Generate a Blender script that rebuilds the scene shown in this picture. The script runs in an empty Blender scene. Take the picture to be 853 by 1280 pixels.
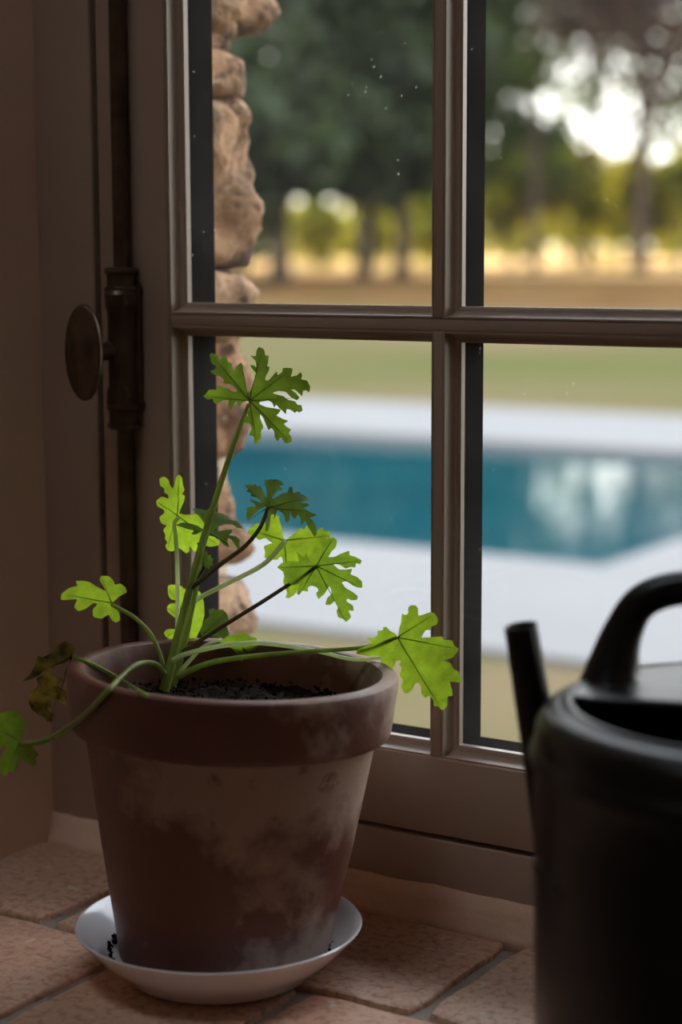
import bpy, bmesh, math, random
import numpy as np
from mathutils import Vector, Matrix, noise
from mathutils.geometry import delaunay_2d_cdt

rnd = random.Random(7)
scene = bpy.context.scene
C = scene.collection
W, H = 853, 1280
R = math.radians

# ------------------------------------------------------------------ camera
FP, YAW, PITCH, ROLL = 2293.0, R(32.2), R(8.0), R(-0.19)
CAM = Vector((0, 0, 0.45))
_f = Vector((-math.sin(YAW)*math.cos(PITCH), math.cos(YAW)*math.cos(PITCH), -math.sin(PITCH)))
_r0 = Vector((math.cos(YAW), math.sin(YAW), 0)); _u0 = _r0.cross(_f)
_r = _r0*math.cos(ROLL) + _u0*math.sin(ROLL); _u = -_r0*math.sin(ROLL) + _u0*math.cos(ROLL)
cd = bpy.data.cameras.new('camera'); cam = bpy.data.objects.new('camera', cd); C.objects.link(cam)
cam.matrix_world = Matrix(((_r.x, _u.x, -_f.x, CAM.x), (_r.y, _u.y, -_f.y, CAM.y), (_r.z, _u.z, -_f.z, CAM.z), (0, 0, 0, 1)))
cd.sensor_fit = 'VERTICAL'; cd.sensor_height = 36; cd.sensor_width = 24
cd.lens = FP/H*36
cd.clip_start = 0.02; cd.clip_end = 1000
cd.dof.use_dof = True; cd.dof.focus_distance = 1.20; cd.dof.aperture_fstop = 4.0; cd.dof.aperture_blades = 0
scene.camera = cam

def ray(x, y):                       # unit depth along the view axis
    return _f + _r*((x-W/2)/FP) + _u*((H/2-y)/FP)
def at(x, y, d): return CAM + ray(x, y)*d
def onz(x, y, z):
    d = ray(x, y); return CAM + d*((z-CAM.z)/d.z)
def ony(x, y, Y):
    d = ray(x, y); return CAM + d*((Y-CAM.y)/d.y)
def onx(x, y, X):
    d = ray(x, y); return CAM + d*((X-CAM.x)/d.x)

# ------------------------------------------------------------------ light
world = bpy.data.worlds.new('world'); scene.world = world; world.use_nodes = True
wn = world.node_tree.nodes; wl = world.node_tree.links
wn.clear()
wo = wn.new('ShaderNodeOutputWorld'); bg = wn.new('ShaderNodeBackground'); tc = wn.new('ShaderNodeTexCoord')
sp = wn.new('ShaderNodeSeparateXYZ'); cr = wn.new('ShaderNodeValToRGB')
wl.new(tc.outputs['Generated'], sp.inputs[0]); wl.new(sp.outputs['Z'], cr.inputs[0])
cr.color_ramp.elements[0].position = 0.0; cr.color_ramp.elements[0].color = (0.80, 0.77, 0.71, 1)
cr.color_ramp.elements[1].position = 0.7; cr.color_ramp.elements[1].color = (1.0, 1.06, 1.20, 1)
wl.new(cr.outputs[0], bg.inputs[0]); bg.inputs[1].default_value = 3.6
wl.new(bg.outputs[0], wo.inputs[0])

sd = bpy.data.lights.new('sun', 'SUN'); sun = bpy.data.objects.new('sun', sd); C.objects.link(sun)
sd.energy = 8.0; sd.angle = R(0.6); sd.color = (1.0, 0.80, 0.50)
_az = ray(440, 300); _sv = Vector((_az.x, _az.y, 0)).normalized()*math.cos(R(12)) + Vector((0, 0, math.sin(R(12))))
sun.rotation_euler = (-_sv).to_track_quat('-Z', 'Y').to_euler(); sun.location = (0, 30, 30)

scene.view_settings.view_transform = 'Standard'; scene.view_settings.look = 'None'
scene.view_settings.gamma = 1.0; scene.view_settings.use_curve_mapping = False
scene.view_settings.exposure = 0.7
scene.cycles.max_bounces = 12; scene.cycles.diffuse_bounces = 6; scene.cycles.transparent_max_bounces = 24
scene.cycles.caustics_reflective = False; scene.cycles.caustics_refractive = False

# ------------------------------------------------------------------ materials
def srgb(r, g, b):
    f = lambda c: (c/255/12.92 if c/255 <= .04045 else ((c/255+.055)/1.055)**2.4)
    return (f(r), f(g), f(b), 1)

class NT:
    def __init__(s, name):
        s.m = bpy.data.materials.new(name); s.m.use_nodes = True
        s.n = s.m.node_tree.nodes; s.l = s.m.node_tree.links
        s.n.clear(); s.out = s.n.new('ShaderNodeOutputMaterial')
        s.tc = s.n.new('ShaderNodeTexCoord')
    def node(s, t, **kw):
        n = s.n.new(t)
        for k, v in kw.items():
            if k.startswith('i_'):
                key = k[2:]; key = int(key) if key.isdigit() else key
                if hasattr(v, 'is_output'): s.l.new(v, n.inputs[key])
                else: n.inputs[key].default_value = v
            else: setattr(n, k, v)
        return n
    def noise(s, scale, detail=4, rough=.55, vec=None, dist=0):
        n = s.node('ShaderNodeTexNoise'); n.inputs['Scale'].default_value = scale
        n.inputs['Detail'].default_value = detail; n.inputs['Roughness'].default_value = rough
        n.inputs['Distortion'].default_value = dist
        s.l.new(vec or s.tc.outputs['Object'], n.inputs['Vector']); return n.outputs['Fac']
    def ramp(s, fac, *stops):
        n = s.node('ShaderNodeValToRGB'); s.l.new(fac, n.inputs[0]); e = n.color_ramp.elements
        while len(e) < len(stops): e.new(0.5)
        for el, (p, c) in zip(e, stops):
            el.position = p; el.color = c if len(c) == 4 else (*c, 1)
        return n.outputs[0]
    def mix(s, fac, a, b, mode='MIX'):
        n = s.node('ShaderNodeMix', data_type='RGBA', blend_type=mode)
        for sock, v in ((n.inputs[0], fac), (n.inputs[6], a), (n.inputs[7], b)):
            if hasattr(v, 'is_output'): s.l.new(v, sock)
            else: sock.default_value = v if not isinstance(v, tuple) or len(v) == 4 else (*v, 1)
        return n.outputs[2]
    def math(s, op, a, b=0.0):
        n = s.node('ShaderNodeMath', operation=op)
        for i, v in enumerate((a, b)):
            if hasattr(v, 'is_output'): s.l.new(v, n.inputs[i])
            else: n.inputs[i].default_value = v
        return n.outputs[0]
    def bump(s, h, strength=.3, dist=.002):
        n = s.node('ShaderNodeBump'); n.inputs['Strength'].default_value = strength; n.inputs['Distance'].default_value = dist
        s.l.new(h, n.inputs['Height']); return n.outputs[0]
    def principled(s, col, rough=.5, normal=None, **kw):
        n = s.node('ShaderNodeBsdfPrincipled')
        for key, v in (('Base Color', col), ('Roughness', rough)):
            if hasattr(v, 'is_output'): s.l.new(v, n.inputs[key])
            else: n.inputs[key].default_value = v if not isinstance(v, tuple) or len(v) == 4 else (*v, 1)
        if normal: s.l.new(normal, n.inputs['Normal'])
        for k, v in kw.items(): n.inputs[k.replace('_', ' ')].default_value = v
        return n.outputs[0]
    def done(s, shader):
        s.l.new(shader, s.out.inputs[0]); return s.m

M = {}
def simple(name, c1, c2, scale, rough, bump=0, bscale=None, bdist=.002, **kw):
    t = NT(name); f = t.noise(scale)
    col = t.ramp(f, (.3, c1), (.7, c2))
    nr = t.bump(t.noise(bscale or scale*4, 6), bump, bdist) if bump else None
    M[name] = t.done(t.principled(col, rough, nr, **kw)); return M[name]

simple('plaster', (.70, .50, .36), (.78, .57, .42), 5, .9, .35, 40, .003)
simple('room_paint', (.70, .60, .51), (.74, .64, .55), 2, .9)
simple('room_floor', (.20, .11, .07), (.28, .16, .10), 3, .6)
simple('frame_paint', (.37, .275, .210), (.41, .305, .235), 9, .38, .06, 120, .0006)
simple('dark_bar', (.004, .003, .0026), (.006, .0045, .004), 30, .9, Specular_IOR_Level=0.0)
simple('bronze', (.060, .034, .022), (.125, .078, .050), 60, .38, .25, 200, .0006, Metallic=.6)
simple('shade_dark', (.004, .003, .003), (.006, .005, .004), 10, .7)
simple('mortar', (.30, .26, .22), (.40, .35, .30), 60, .95, .5, 260, .002)
simple('wall_mortar', (.35, .27, .20), (.45, .36, .27), 20, .95, .5, 120, .004)
simple('fillet', (.66, .44, .31), (.78, .56, .42), 22, .9, .4, 150, .002)
simple('ceramic', (.80, .79, .80), (.84, .83, .84), 3, .12)
simple('outer_sill', (.22, .19, .16), (.28, .24, .20), 9, .9)
simple('coping', (.083, .082, .082), (.092, .091, .090), 1.2, .8, .2, 40, .003)
simple('basin', (.05, .35, .42), (.06, .40, .47), 1, .5)
simple('bark', (.035, .022, .014), (.07, .045, .03), 6, .9, .6, 20, .03)
simple('soil', (.006, .0032, .002), (.022, .012, .0075), 90, 1.0, .8, 300, .003, Specular_IOR_Level=.1)
simple('root', (.16, .11, .07), (.22, .15, .10), 60, .8)
simple('letters', (.004, .004, .004), (.006, .006, .006), 60, .25)

def tile_mat():
    t = NT('terracotta_tile')
    oi = t.node('ShaderNodeObjectInfo')
    vec = t.node('ShaderNodeVectorMath', operation='ADD'); t.l.new(t.tc.outputs['Object'], vec.inputs[0])
    sc = t.node('ShaderNodeVectorMath', operation='SCALE'); t.l.new(oi.outputs['Location'], sc.inputs[0]); sc.inputs['Scale'].default_value = 7.0
    t.l.new(sc.outputs[0], vec.inputs[1]); v = vec.outputs[0]
    base = t.ramp(oi.outputs['Random'], (.0, (.54, .26, .17)), (.35, (.60, .32, .205)), (.7, (.66, .40, .27)), (1., (.70, .49, .36)))
    big = t.noise(20, 6, .65, v)
    col = t.mix(t.ramp(big, (.35, (0, 0, 0)), (.7, (1, 1, 1))), base, t.mix(.55, base, (.76, .55, .41, 1)))
    fine = t.noise(160, 4, .6, v)
    col = t.mix(t.ramp(fine, (.36, (.55, .55, .55)), (.52, (0, 0, 0))), col, (.30, .135, .082, 1))
    lime = t.noise(45, 6, .65, v)
    col = t.mix(t.ramp(lime, (.61, (0, 0, 0)), (.66, (.75, .75, .75))), col, (.75, .68, .58, 1))
    nr = t.bump(t.math('ADD', t.noise(60, 6, .6, v), t.math('MULTIPLY', t.noise(240, 4, .6, v), .4)), .6, .0018)
    M['tile'] = t.done(t.principled(col, t.ramp(big, (.3, (.62,)*3), (.7, (.5,)*3)), nr))
tile_mat()

def pot_mat():
    t = NT('weathered_terracotta'); sep = t.node('ShaderNodeSeparateXYZ'); t.l.new(t.tc.outputs['Object'], sep.inputs[0])
    n1 = t.noise(16, 6, .62); n2 = t.noise(70, 5, .6); n3 = t.noise(9, 4, .5)
    base = t.mix(n1, (.095, .028, .018, 1), (.155, .050, .030, 1))
    # lime bloom under the rim, ragged towards the foot; more on one side (local +x)
    z = t.math('MULTIPLY', t.math('SUBTRACT', sep.outputs['Z'], .088), 16)
    xs = t.math('MULTIPLY', sep.outputs['X'], 9.0)
    k = t.math('ADD', t.math('ADD', z, xs), t.math('MULTIPLY', t.math('SUBTRACT', n1, .5), 4.4))
    rim = t.math('MULTIPLY', t.math('GREATER_THAN', sep.outputs['Z'], .1450), -1.6)
    k = t.math('ADD', k, rim)
    bloom = t.ramp(k, (.0, (0, 0, 0)), (.75, (.62, .62, .62)))
    col = t.mix(bloom, base, (.47, .36, .27, 1))
    foot = t.math('MULTIPLY', t.math('SUBTRACT', .030, sep.outputs['Z']), 30)
    kf = t.math('ADD', t.math('ADD', foot, t.math('MULTIPLY', t.math('SUBTRACT', n1, .56), 7)), t.math('MULTIPLY', sep.outputs['X'], 9))
    col = t.mix(t.ramp(kf, (.1, (0, 0, 0)), (.9, (.5, .5, .5))), col, (.47, .40, .33, 1))
    col = t.mix(t.ramp(n2, (.60, (0, 0, 0)), (.72, (.75, .75, .75))), col, (.09, .045, .03, 1))
    nr = t.bump(t.math('ADD', n2, t.noise(260, 3)), .3, .0008)
    M['pot'] = t.done(t.principled(col, t.ramp(bloom, (0, (.46,)*3), (.6, (.8,)*3)), nr))
pot_mat()

def leafy(name, refl, trans, w=.5, scale=40, rough=.5, var=.35, use_random=False):
    t = NT(name); f = t.noise(scale, 4)
    d1 = tuple(c*(1-var) for c in refl); d2 = tuple(min(1, c*(1+var)) for c in refl)
    t1 = tuple(c*(1-var) for c in trans); t2 = tuple(min(1, c*(1+var)) for c in trans)
    cd_ = t.ramp(f, (.3, d1), (.7, d2)); ct = t.ramp(f, (.3, t1), (.7, t2))
    p = t.principled(cd_, rough, t.bump(t.noise(scale*5, 4), .35, .0006 if scale > 5 else .02))
    tr = t.node('ShaderNodeBsdfTranslucent'); t.l.new(ct, tr.inputs[0])
    mx = t.node('ShaderNodeMixShader'); mx.inputs[0].default_value = w
    t.l.new(p, mx.inputs[1]); t.l.new(tr.outputs[0], mx.inputs[2])
    M[name] = t.done(mx.outputs[0]); return M[name]

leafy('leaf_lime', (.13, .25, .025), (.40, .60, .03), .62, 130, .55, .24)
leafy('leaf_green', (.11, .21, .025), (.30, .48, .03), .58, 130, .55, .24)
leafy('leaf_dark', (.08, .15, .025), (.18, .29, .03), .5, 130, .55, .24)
leafy('leaf_wilt', (.055, .035, .02), (.15, .10, .012), .4, 110, .7, .9)
leafy('vein', (.22, .36, .06), (.48, .66, .08), .6, 60, .5, .1)
leafy('stem_backlit', (.66, .74, .42), (.85, .92, .60), .55, 60, .45, .1)  # stalk copy made paler, the window's backlight put into its colour
leafy('stem_green', (.30, .38, .10), (.46, .56, .13), .45, 60, .45, .2)
leafy('stem_dark', (.16, .14, .055), (.24, .21, .07), .35, 60, .45, .2)
leafy('spruce', (.020, .033, .012), (.042, .066, .013), .4, .6, .8, .55)
leafy('broadleaf', (.030, .052, .013), (.095, .145, .02), .5, .6, .8, .5)
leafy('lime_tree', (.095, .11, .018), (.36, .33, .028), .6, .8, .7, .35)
leafy('copper', (.038, .022, .016), (.09, .040, .022), .45, .8, .7, .4)

def can_mat():
    t = NT('dark_plastic'); col = t.ramp(t.noise(60, 3), (.3, (.0045, .004, .004)), (.7, (.0065, .0055, .005)))
    M['plastic'] = t.done(t.principled(col, t.ramp(t.noise(30, 4), (.3, (.30,)*3), (.7, (.38,)*3)), t.bump(t.noise(500, 2), .08, .0004), Specular_IOR_Level=.35))
can_mat()

def stone_mat():
    t = NT('rubble_stone'); oi = t.node('ShaderNodeObjectInfo')
    n = t.noise(22, 8, .7, None, .6); n2 = t.noise(70, 6, .7); n3 = t.noise(11, 5, .6, None, .8)
    base = t.ramp(oi.outputs['Random'], (0, (.32, .15, .072)), (.5, (.39, .22, .112)), (1, (.42, .26, .15)))
    col = t.mix(t.ramp(n, (.42, (1, 1, 1)), (.54, (0, 0, 0))), base, (.075, .034, .016, 1))
    col = t.mix(t.ramp(n3, (.5, (0, 0, 0)), (.66, (.7, .7, .7))), col, (.56, .39, .25, 1))
    col = t.mix(t.ramp(n2, (.58, (0, 0, 0)), (.68, (.8, .8, .8))), col, (.60, .43, .29, 1))
    nr = t.bump(t.math('ADD', n, t.math('MULTIPLY', n2, .5)), 1.0, .012)
    M['stone'] = t.done(t.principled(col, .9, nr))
stone_mat()

def lawn_mat():
    t = NT('dry_lawn'); mp = t.node('ShaderNodeMapping'); t.l.new(t.tc.outputs['Object'], mp.inputs[0])
    mp.inputs['Scale'].default_value = (.35, 1, 1)
    n = t.noise(.35, 4, .55, mp.outputs[0]); n2 = t.noise(2.2, 5)
    col = t.ramp(n, (.38, (.062, .064, .024)), (.52, (.084, .070, .036)), (.66, (.112, .080, .050)))
    col = t.mix(t.ramp(n2, (.4, (0, 0, 0)), (.7, (.6, .6, .6))), col, (.064, .068, .026, 1))
    M['lawn'] = t.done(t.principled(col, .95, t.bump(t.noise(30, 6), .6, .03), Specular_IOR_Level=0.0))
    t = NT('dry_field'); n = t.noise(.15, 5)
    col = t.ramp(n, (.3, (.32, .19, .075)), (.7, (.44, .29, .14)))
    M['field'] = t.done(t.principled(col, .95, t.bump(t.noise(20, 6), .4, .03), Specular_IOR_Level=0.0))
lawn_mat()

def water_mat():
    t = NT('pool_water'); col = t.ramp(t.noise(.5, 3), (.35, (.0012, .034, .046)), (.65, (.0025, .047, .060)))
    mp = t.node('ShaderNodeMapping'); t.l.new(t.tc.outputs['Object'], mp.inputs[0]); mp.inputs['Scale'].default_value = (1, 1, 1)
    nr = t.bump(t.noise(5, 3, .5, mp.outputs[0]), .10, .02)
    M['water'] = t.done(t.principled(col, .03, nr, IOR=1.33))
water_mat()

def glass_mat():
    t = NT('dusty_glass')
    tr = t.node('ShaderNodeBsdfTransparent'); tr.inputs[0].default_value = (.97, .98, .97, 1)
    gl = t.node('ShaderNodeBsdfGlossy'); gl.inputs['Roughness'].default_value = .02
    fr = t.node('ShaderNodeFresnel'); fr.inputs['IOR'].default_value = 1.22
    m1 = t.node('ShaderNodeMixShader'); t.l.new(fr.outputs[0], m1.inputs[0]); t.l.new(tr.outputs[0], m1.inputs[1]); t.l.new(gl.outputs[0], m1.inputs[2])
    du = t.node('ShaderNodeBsdfTranslucent'); du.inputs[0].default_value = (.8, .8, .76, 1)
    vo = t.node('ShaderNodeTexVoronoi'); vo.inputs['Scale'].default_value = 95; t.l.new(t.tc.outputs['Object'], vo.inputs['Vector'])
    speck = t.ramp(vo.outputs['Distance'], (.05, (.18,)*3), (.11, (0, 0, 0)))
    msk = t.ramp(t.noise(26, 3), (.54, (0, 0, 0)), (.64, (1, 1, 1)))
    speck = t.math('MULTIPLY', speck, msk)
    film = t.math('MULTIPLY', t.noise(18, 5), .010)
    m2 = t.node('ShaderNodeMixShader'); t.l.new(t.math('ADD', speck, film), m2.inputs[0]); t.l.new(m1.outputs[0], m2.inputs[1]); t.l.new(du.outputs[0], m2.inputs[2])
    M['glass'] = t.done(m2.outputs[0])
glass_mat()

# ------------------------------------------------------------------ helpers
def obj(name, bm, mat, parent=None, smooth=False, kind=None):
    me = bpy.data.meshes.new(name)
    if isinstance(bm, bmesh.types.BMesh):
        bmesh.ops.recalc_face_normals(bm, faces=bm.faces)
        bm.to_mesh(me); bm.free()
    else:
        me.from_pydata(*bm)
    me.materials.append(M[mat])
    if smooth:
        me.polygons.foreach_set('use_smooth', [True]*len(me.polygons))
    o = bpy.data.objects.new(name, me); C.objects.link(o)
    if parent: o.parent = parent
    if kind: o['kind'] = kind
    return o
def tag(o, label=None, cat=None, group=None, kind=None):
    if label: o['label'] = label
    if cat: o['category'] = cat
    if group: o['group'] = group
    if kind: o['kind'] = kind
    return o
def empty(name, loc=(0, 0, 0)):
    o = bpy.data.objects.new(name, None); C.objects.link(o); o.location = loc; o.empty_display_size = .05
    return o
def autosmooth(o, ang=35):
    me = o.data
    me.polygons.foreach_set('use_smooth', [True]*len(me.polygons))
    me.set_sharp_from_angle(angle=R(ang))
    return o
def box(bm, x0, x1, y0, y1, z0, z1, bev=0, seg=2):
    m = Matrix.Translation(((x0+x1)/2, (y0+y1)/2, (z0+z1)/2)) @ Matrix.Diagonal((x1-x0, y1-y0, z1-z0, 1))
    g = bmesh.ops.create_cube(bm, size=1, matrix=m)
    if bev:
        es = list({e for v in g['verts'] for e in v.link_edges})
        bmesh.ops.bevel(bm, geom=es, offset=bev, segments=seg, affect='EDGES', profile=.5)
    return bm
def boxo(name, mat, parent, x0, x1, y0, y1, z0, z1, bev=0, kind=None, seg=2):
    bm = bmesh.new(); box(bm, x0, x1, y0, y1, z0, z1, bev, seg)
    o = obj(name, bm, mat, parent, kind=kind)
    if bev: autosmooth(o, 50)
    return o
def prism(bm, plan, z0, z1):
    a = [bm.verts.new((x, y, z0)) for x, y in plan]; b = [bm.verts.new((x, y, z1)) for x, y in plan]
    n = len(plan)
    bm.faces.new(a[::-1]); bm.faces.new(b)
    for i in range(n): bm.faces.new((a[i], a[(i+1) % n], b[(i+1) % n], b[i]))
    return bm
def lathe(bm, prof, n=64, cx=0, cy=0, close=False, wob=None):
    rings = []
    for r, z in prof:
        if r < 1e-6: rings.append([bm.verts.new((cx, cy, z))]); continue
        ring = []
        for i in range(n):
            a = 2*math.pi*i/n; k = 1 + (wob(a, z) if wob else 0)
            ring.append(bm.verts.new((cx+r*k*math.cos(a), cy+r*k*math.sin(a), z)))
        rings.append(ring)
    for A, B in zip(rings, rings[1:]):
        if len(A) == 1 and len(B) == 1: continue
        for i in range(n):
            j = (i+1) % n
            if len(A) == 1: bm.faces.new((A[0], B[i], B[j]))
            elif len(B) == 1: bm.faces.new((A[i], A[j], B[0]))
            else: bm.faces.new((A[i], A[j], B[j], B[i]))
    return bm
def catmull(P, sub=8):
    P = [Vector(p) for p in P]; Q = [P[0]*2-P[1]] + P + [P[-1]*2-P[-2]]; out = []
    for i in range(1, len(Q)-2):
        for k in range(sub):
            t = k/sub
            out.append(.5*((2*Q[i]) + (Q[i+1]-Q[i-1])*t + (2*Q[i-1]-5*Q[i]+4*Q[i+1]-Q[i+2])*t*t + (3*Q[i]-Q[i-1]-3*Q[i+1]+Q[i+2])*t**3))
    out.append(P[-1]); return out
def tube(bm, P, rad, n=10, cap=True, flat=None):
    rings = []; L = len(P)
    up = Vector((.13, .37, .92)).normalized()
    prev = None
    for i, p in enumerate(P):
        t = (P[min(i+1, L-1)] - P[max(i-1, 0)]).normalized()
        if prev is None:
            a = t.cross(up)
            if a.length < .1: a = t.cross(Vector((1, 0, 0)))
            a.normalize()
        else:
            a = (prev - t*prev.dot(t)).normalized()
        prev = a; b = t.cross(a)
        r = rad[i] if isinstance(rad, (list, tuple)) else (rad(i/(L-1)) if callable(rad) else rad)
        ra, rb = r if isinstance(r, tuple) else (r, r)
        rings.append([bm.verts.new(p + a*(ra*math.cos(2*math.pi*k/n)) + b*(rb*math.sin(2*math.pi*k/n))) for k in range(n)])
    for A, B in zip(rings, rings[1:]):
        for k in range(n): bm.faces.new((A[k], A[(k+1) % n], B[(k+1) % n], B[k]))
    if cap:
        bm.faces.new(rings[0][::-1]); bm.faces.new(rings[-1])
    return rings

# ------------------------------------------------------------------ room shell
Y0 = 1.047                    # room face of the window frame
YI, YO = 0.62, 1.27           # inner and outer face of the thick wall
XL, XR = -0.924, 0.09         # opening at the frame
ZT = 1.98                     # head of the opening
GZ = -0.95                    # ground outside
def struct(o, label=None): o['kind'] = 'structure'; return o
bm = bmesh.new()
prism(bm, [(-2.8, YI), (-.972, YI), (XL, Y0), (XL, 1.13), (-2.8, 1.13)], -1.0, 2.6)
prism(bm, [(XR+.05, YI), (2.0, YI), (2.0, 1.13), (XR, 1.13), (XR, Y0)], -1.0, 2.6)
prism(bm, [(-.972, YI), (XR+.05, YI), (XR, Y0), (XR, 1.13), (XL, 1.13), (XL, Y0)], ZT, 2.6)
prism(bm, [(-.972, YI), (XR+.05, YI), (XR, Y0), (XR, 1.13), (XL, 1.13), (XL, Y0)], -1.0, -.03)
struct(obj('wall_front', bm, 'plaster'))
bm = bmesh.new()
prism(bm, [(-2.9, 1.13), (-.905, 1.13), (-.905, YO-.015), (-2.9, YO-.015)], GZ-.1, 5.2)
prism(bm, [(XR-.02, 1.13), (4, 1.13), (4, YO-.015), (XR-.02, YO-.015)], GZ-.1, 5.2)
prism(bm, [(-.905, 1.13), (XR-.02, 1.13), (XR-.02, YO-.015), (-.905, YO-.015)], ZT-.01, 5.2)
prism(bm, [(-.905, 1.13), (XR-.02, 1.13), (XR-.02, YO-.015), (-.905, YO-.015)], GZ-.1, .0)
stone_wall = struct(obj('wall_outside', bm, 'wall_mortar'))
bm = bmesh.new(); box(bm, -.90, XR-.025, 1.132, YO+.03, .0, .03, .006); struct(obj('trim_1', bm, 'outer_sill'))
struct(boxo('wall_left', 'room_paint', None, -2.8, -2.7, -2.8, YI, -1, 2.6))
struct(boxo('wall_right', 'room_paint', None, 1.9, 2.0, -2.8, YI, -1, 2.6))
struct(boxo('wall_back', 'room_paint', None, -2.8, 2.0, -2.9, -2.8, -1, 2.6))
struct(boxo('floor', 'room_floor', None, -2.8, 2.0, -2.8, YI, -1.05, -.95))
K = (-1.15, -.15, -.45, .25)                     # roof light added in the unseen ceiling to brighten the sill
bm = bmesh.new()
for (a, b, c, d_) in ((-2.8, K[0], -2.9, 1.13), (K[1], 2.0, -2.9, 1.13), (K[0], K[1], -2.9, K[2]), (K[0], K[1], K[3], 1.13)): box(bm, a, b, c, d_, 2.6, 2.72)
struct(obj('ceiling', bm, 'room_paint'))
added_win = empty('added_roof_light', (K[0], K[2], 2.66)); added_win['kind'] = 'structure'  # added ceiling opening that lets fill light down on the sill
kx, ky = K[1]-K[0], K[3]-K[2]
for q_ in ((0, kx, 0, .04), (0, kx, ky-.04, ky), (0, .04, .04, ky-.04), (kx-.04, kx, .04, ky-.04)): boxo('frame_member', 'frame_paint', added_win, *q_, -.05, .07, .002)
boxo('pane', 'glass', added_win, .04, kx-.04, .04, ky-.04, .02, .026)

# stones of the outside jamb, each a part of the wall
def stone(y0, y1, z0, z1, xf, seed, rough=.012, power=5.0):
    """rough block: y0..y1, z0..z1, face at x = xf, 0.16 m deep"""
    bm = bmesh.new(); bmesh.ops.create_cube(bm, size=2)
    bmesh.ops.subdivide_edges(bm, edges=bm.edges[:], cuts=17, use_grid_fill=True)
    hx, hy, hz = .09, (y1-y0)/2, (z1-z0)/2
    off = Vector((seed*3.1, seed*1.7, seed*5.3))
    for v in bm.verts:
        p = v.co.copy()
        n = (abs(p.x)**power+abs(p.y)**power+abs(p.z)**power)**(1/power)
        q = p/n
        w = Vector((q.x*hx, q.y*hy, q.z*hz))
        d = noise.fractal(w*26+off, .75, 2.2, 5)*rough*1.0 + noise.noise(w*9+off*2)*rough*.7
        ridge = abs(noise.noise(w*11+off*3)); d -= max(0, .22-ridge)*rough*2.2
        v.co = w + Vector((q.x*1.25, q.y*.38, q.z*.35))*d
    o = obj('stone', bm, 'stone', stone_wall, smooth=True)
    o.location = (xf-hx, (y0+y1)/2, (z0+z1)/2)
    return o
XJ = -.875
def jz(py): return onx(315, py, XJ).z
def jy(px): return onx(px, 400, XJ).y
#        y top, y bottom (px), right edge (px), face offset, rough
for i, (pt, pb, pr, dx, rg, pw) in enumerate([(-260, -120, 335, 0, .012, 4), (-125, 47, 352, .012, .014, 5), (20, 72, 324, -.006, .008, 6), (58, 132, 328, .006, .008, 3.4),
        (120, 336, 330, .004, .012, 7), (334, 432, 337, .004, .008, 4.5), (418, 470, 324, -.006, .010, 5), (440, 582, 321, .002, .014, 4.5), (572, 712, 314, .002, .014, 4.5),
        (716, 800, 322, .006, .007, 6), (796, 905, 316, .0, .012, 4.5)]):
    stone(1.135, jy(pr), jz(pb), jz(pt), XJ+dx, i+1, rg, pw)
for i in range(9):           # the other jamb
    z0 = .03+i*.22; s = stone(1.135, 1.27+.01*(i % 2), z0+.004, z0+.216, 0, 20+i)
    s.location.x = XR+.05
# ------------------------------------------------------------------ tiled inner sill
sill = struct(boxo('window_sill', 'mortar', None, -.985, XR+.06, .585, 1.13, -.05, -.0045))
def tile(x0, x1, y0, y1, seed, dz=0, tilt=0):
    r = random.Random(seed); bm = bmesh.new()
    w, d = (x1-x0)/2, (y1-y0)/2; pts = []
    for (ax, ay, bx, by) in ((-w, -d, w, -d), (w, -d, w, d), (w, d, -w, d), (-w, d, -w, -d)):
        for k in range(6):
            t = k/6; pts.append((ax+(bx-ax)*t + r.uniform(-.0011, .0011), ay+(by-ay)*t + r.uniform(-.0011, .0011)))
    rc = .004
    pts = [(x*(1-rc*(abs(x) > w*.95 and abs(y) > d*.95)*8), y*(1-rc*(abs(x) > w*.95 and abs(y) > d*.95)*8)) for x, y in pts]
    n = len(pts)
    levels = [(1.0, -.016), (1.0, -.0028), (.988, -.0008), (.965, 0)]
    rings = [[bm.verts.new((x*s, y*s, z + (r.uniform(-.0003, .0003) if z > -.01 else 0))) for x, y in pts] for s, z in levels]
    for A, B in zip(rings, rings[1:]):
        for i in range(n): bm.faces.new((A[i], A[(i+1) % n], B[(i+1) % n], B[i]))
    bm.faces.new(rings[-1])
    o = obj('tile', bm, 'tile', sill); autosmooth(o, 40)
    o.location = ((x0+x1)/2, (y0+y1)/2, dz)
    o.rotation_euler = (r.uniform(-.004, .004), r.uniform(-.004, .004), r.uniform(-.012, .012))
    return o
J = .0045
rows = [(.909, 1.040, [-.935, -.811, -.665, -.52, -.375, -.23, -.085, .06, .10]),
        (.764, .903, [-.955, -.868, -.727, -.596, -.448, -.302, -.157, -.012, .11]),
        (.612, .758, [-.97, -.811, -.665, -.52, -.375, -.23, -.085, .06, .12])]
s = 100
for y0, y1, xs in rows:
    for a, b in zip(xs, xs[1:]):
        s += 1; tile(a+J, b-J, y0, y1, s)
# mortar fillet against the frame
bm = bmesh.new()
N = 60; prof = [(-.012, -.004), (-.008, .004), (-.0035, .015), (0, .0255), (.006, .0255), (.006, -.004)]
rings = []
for i in range(N+1):
    x = XL+(XR-XL)*i/N; k = noise.noise(Vector((x*30, 0, 3)))*.0022 + noise.noise(Vector((x*9, 2, 3)))*.002
    rings.append([bm.verts.new((x, Y0+dy + (k if dy < 0 else 0), z+(k*.8 if 0 < z else 0))) for dy, z in prof])
for A, B in zip(rings, rings[1:]):
    for k in range(len(prof)): bm.faces.new((A[k], A[(k+1) % len(prof)], B[(k+1) % len(prof)], B[k]))
bm.faces.new(rings[0]); bm.faces.new(rings[-1][::-1])
fo = obj('mortar_fillet', bm, 'fillet', sill, smooth=True)

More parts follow.
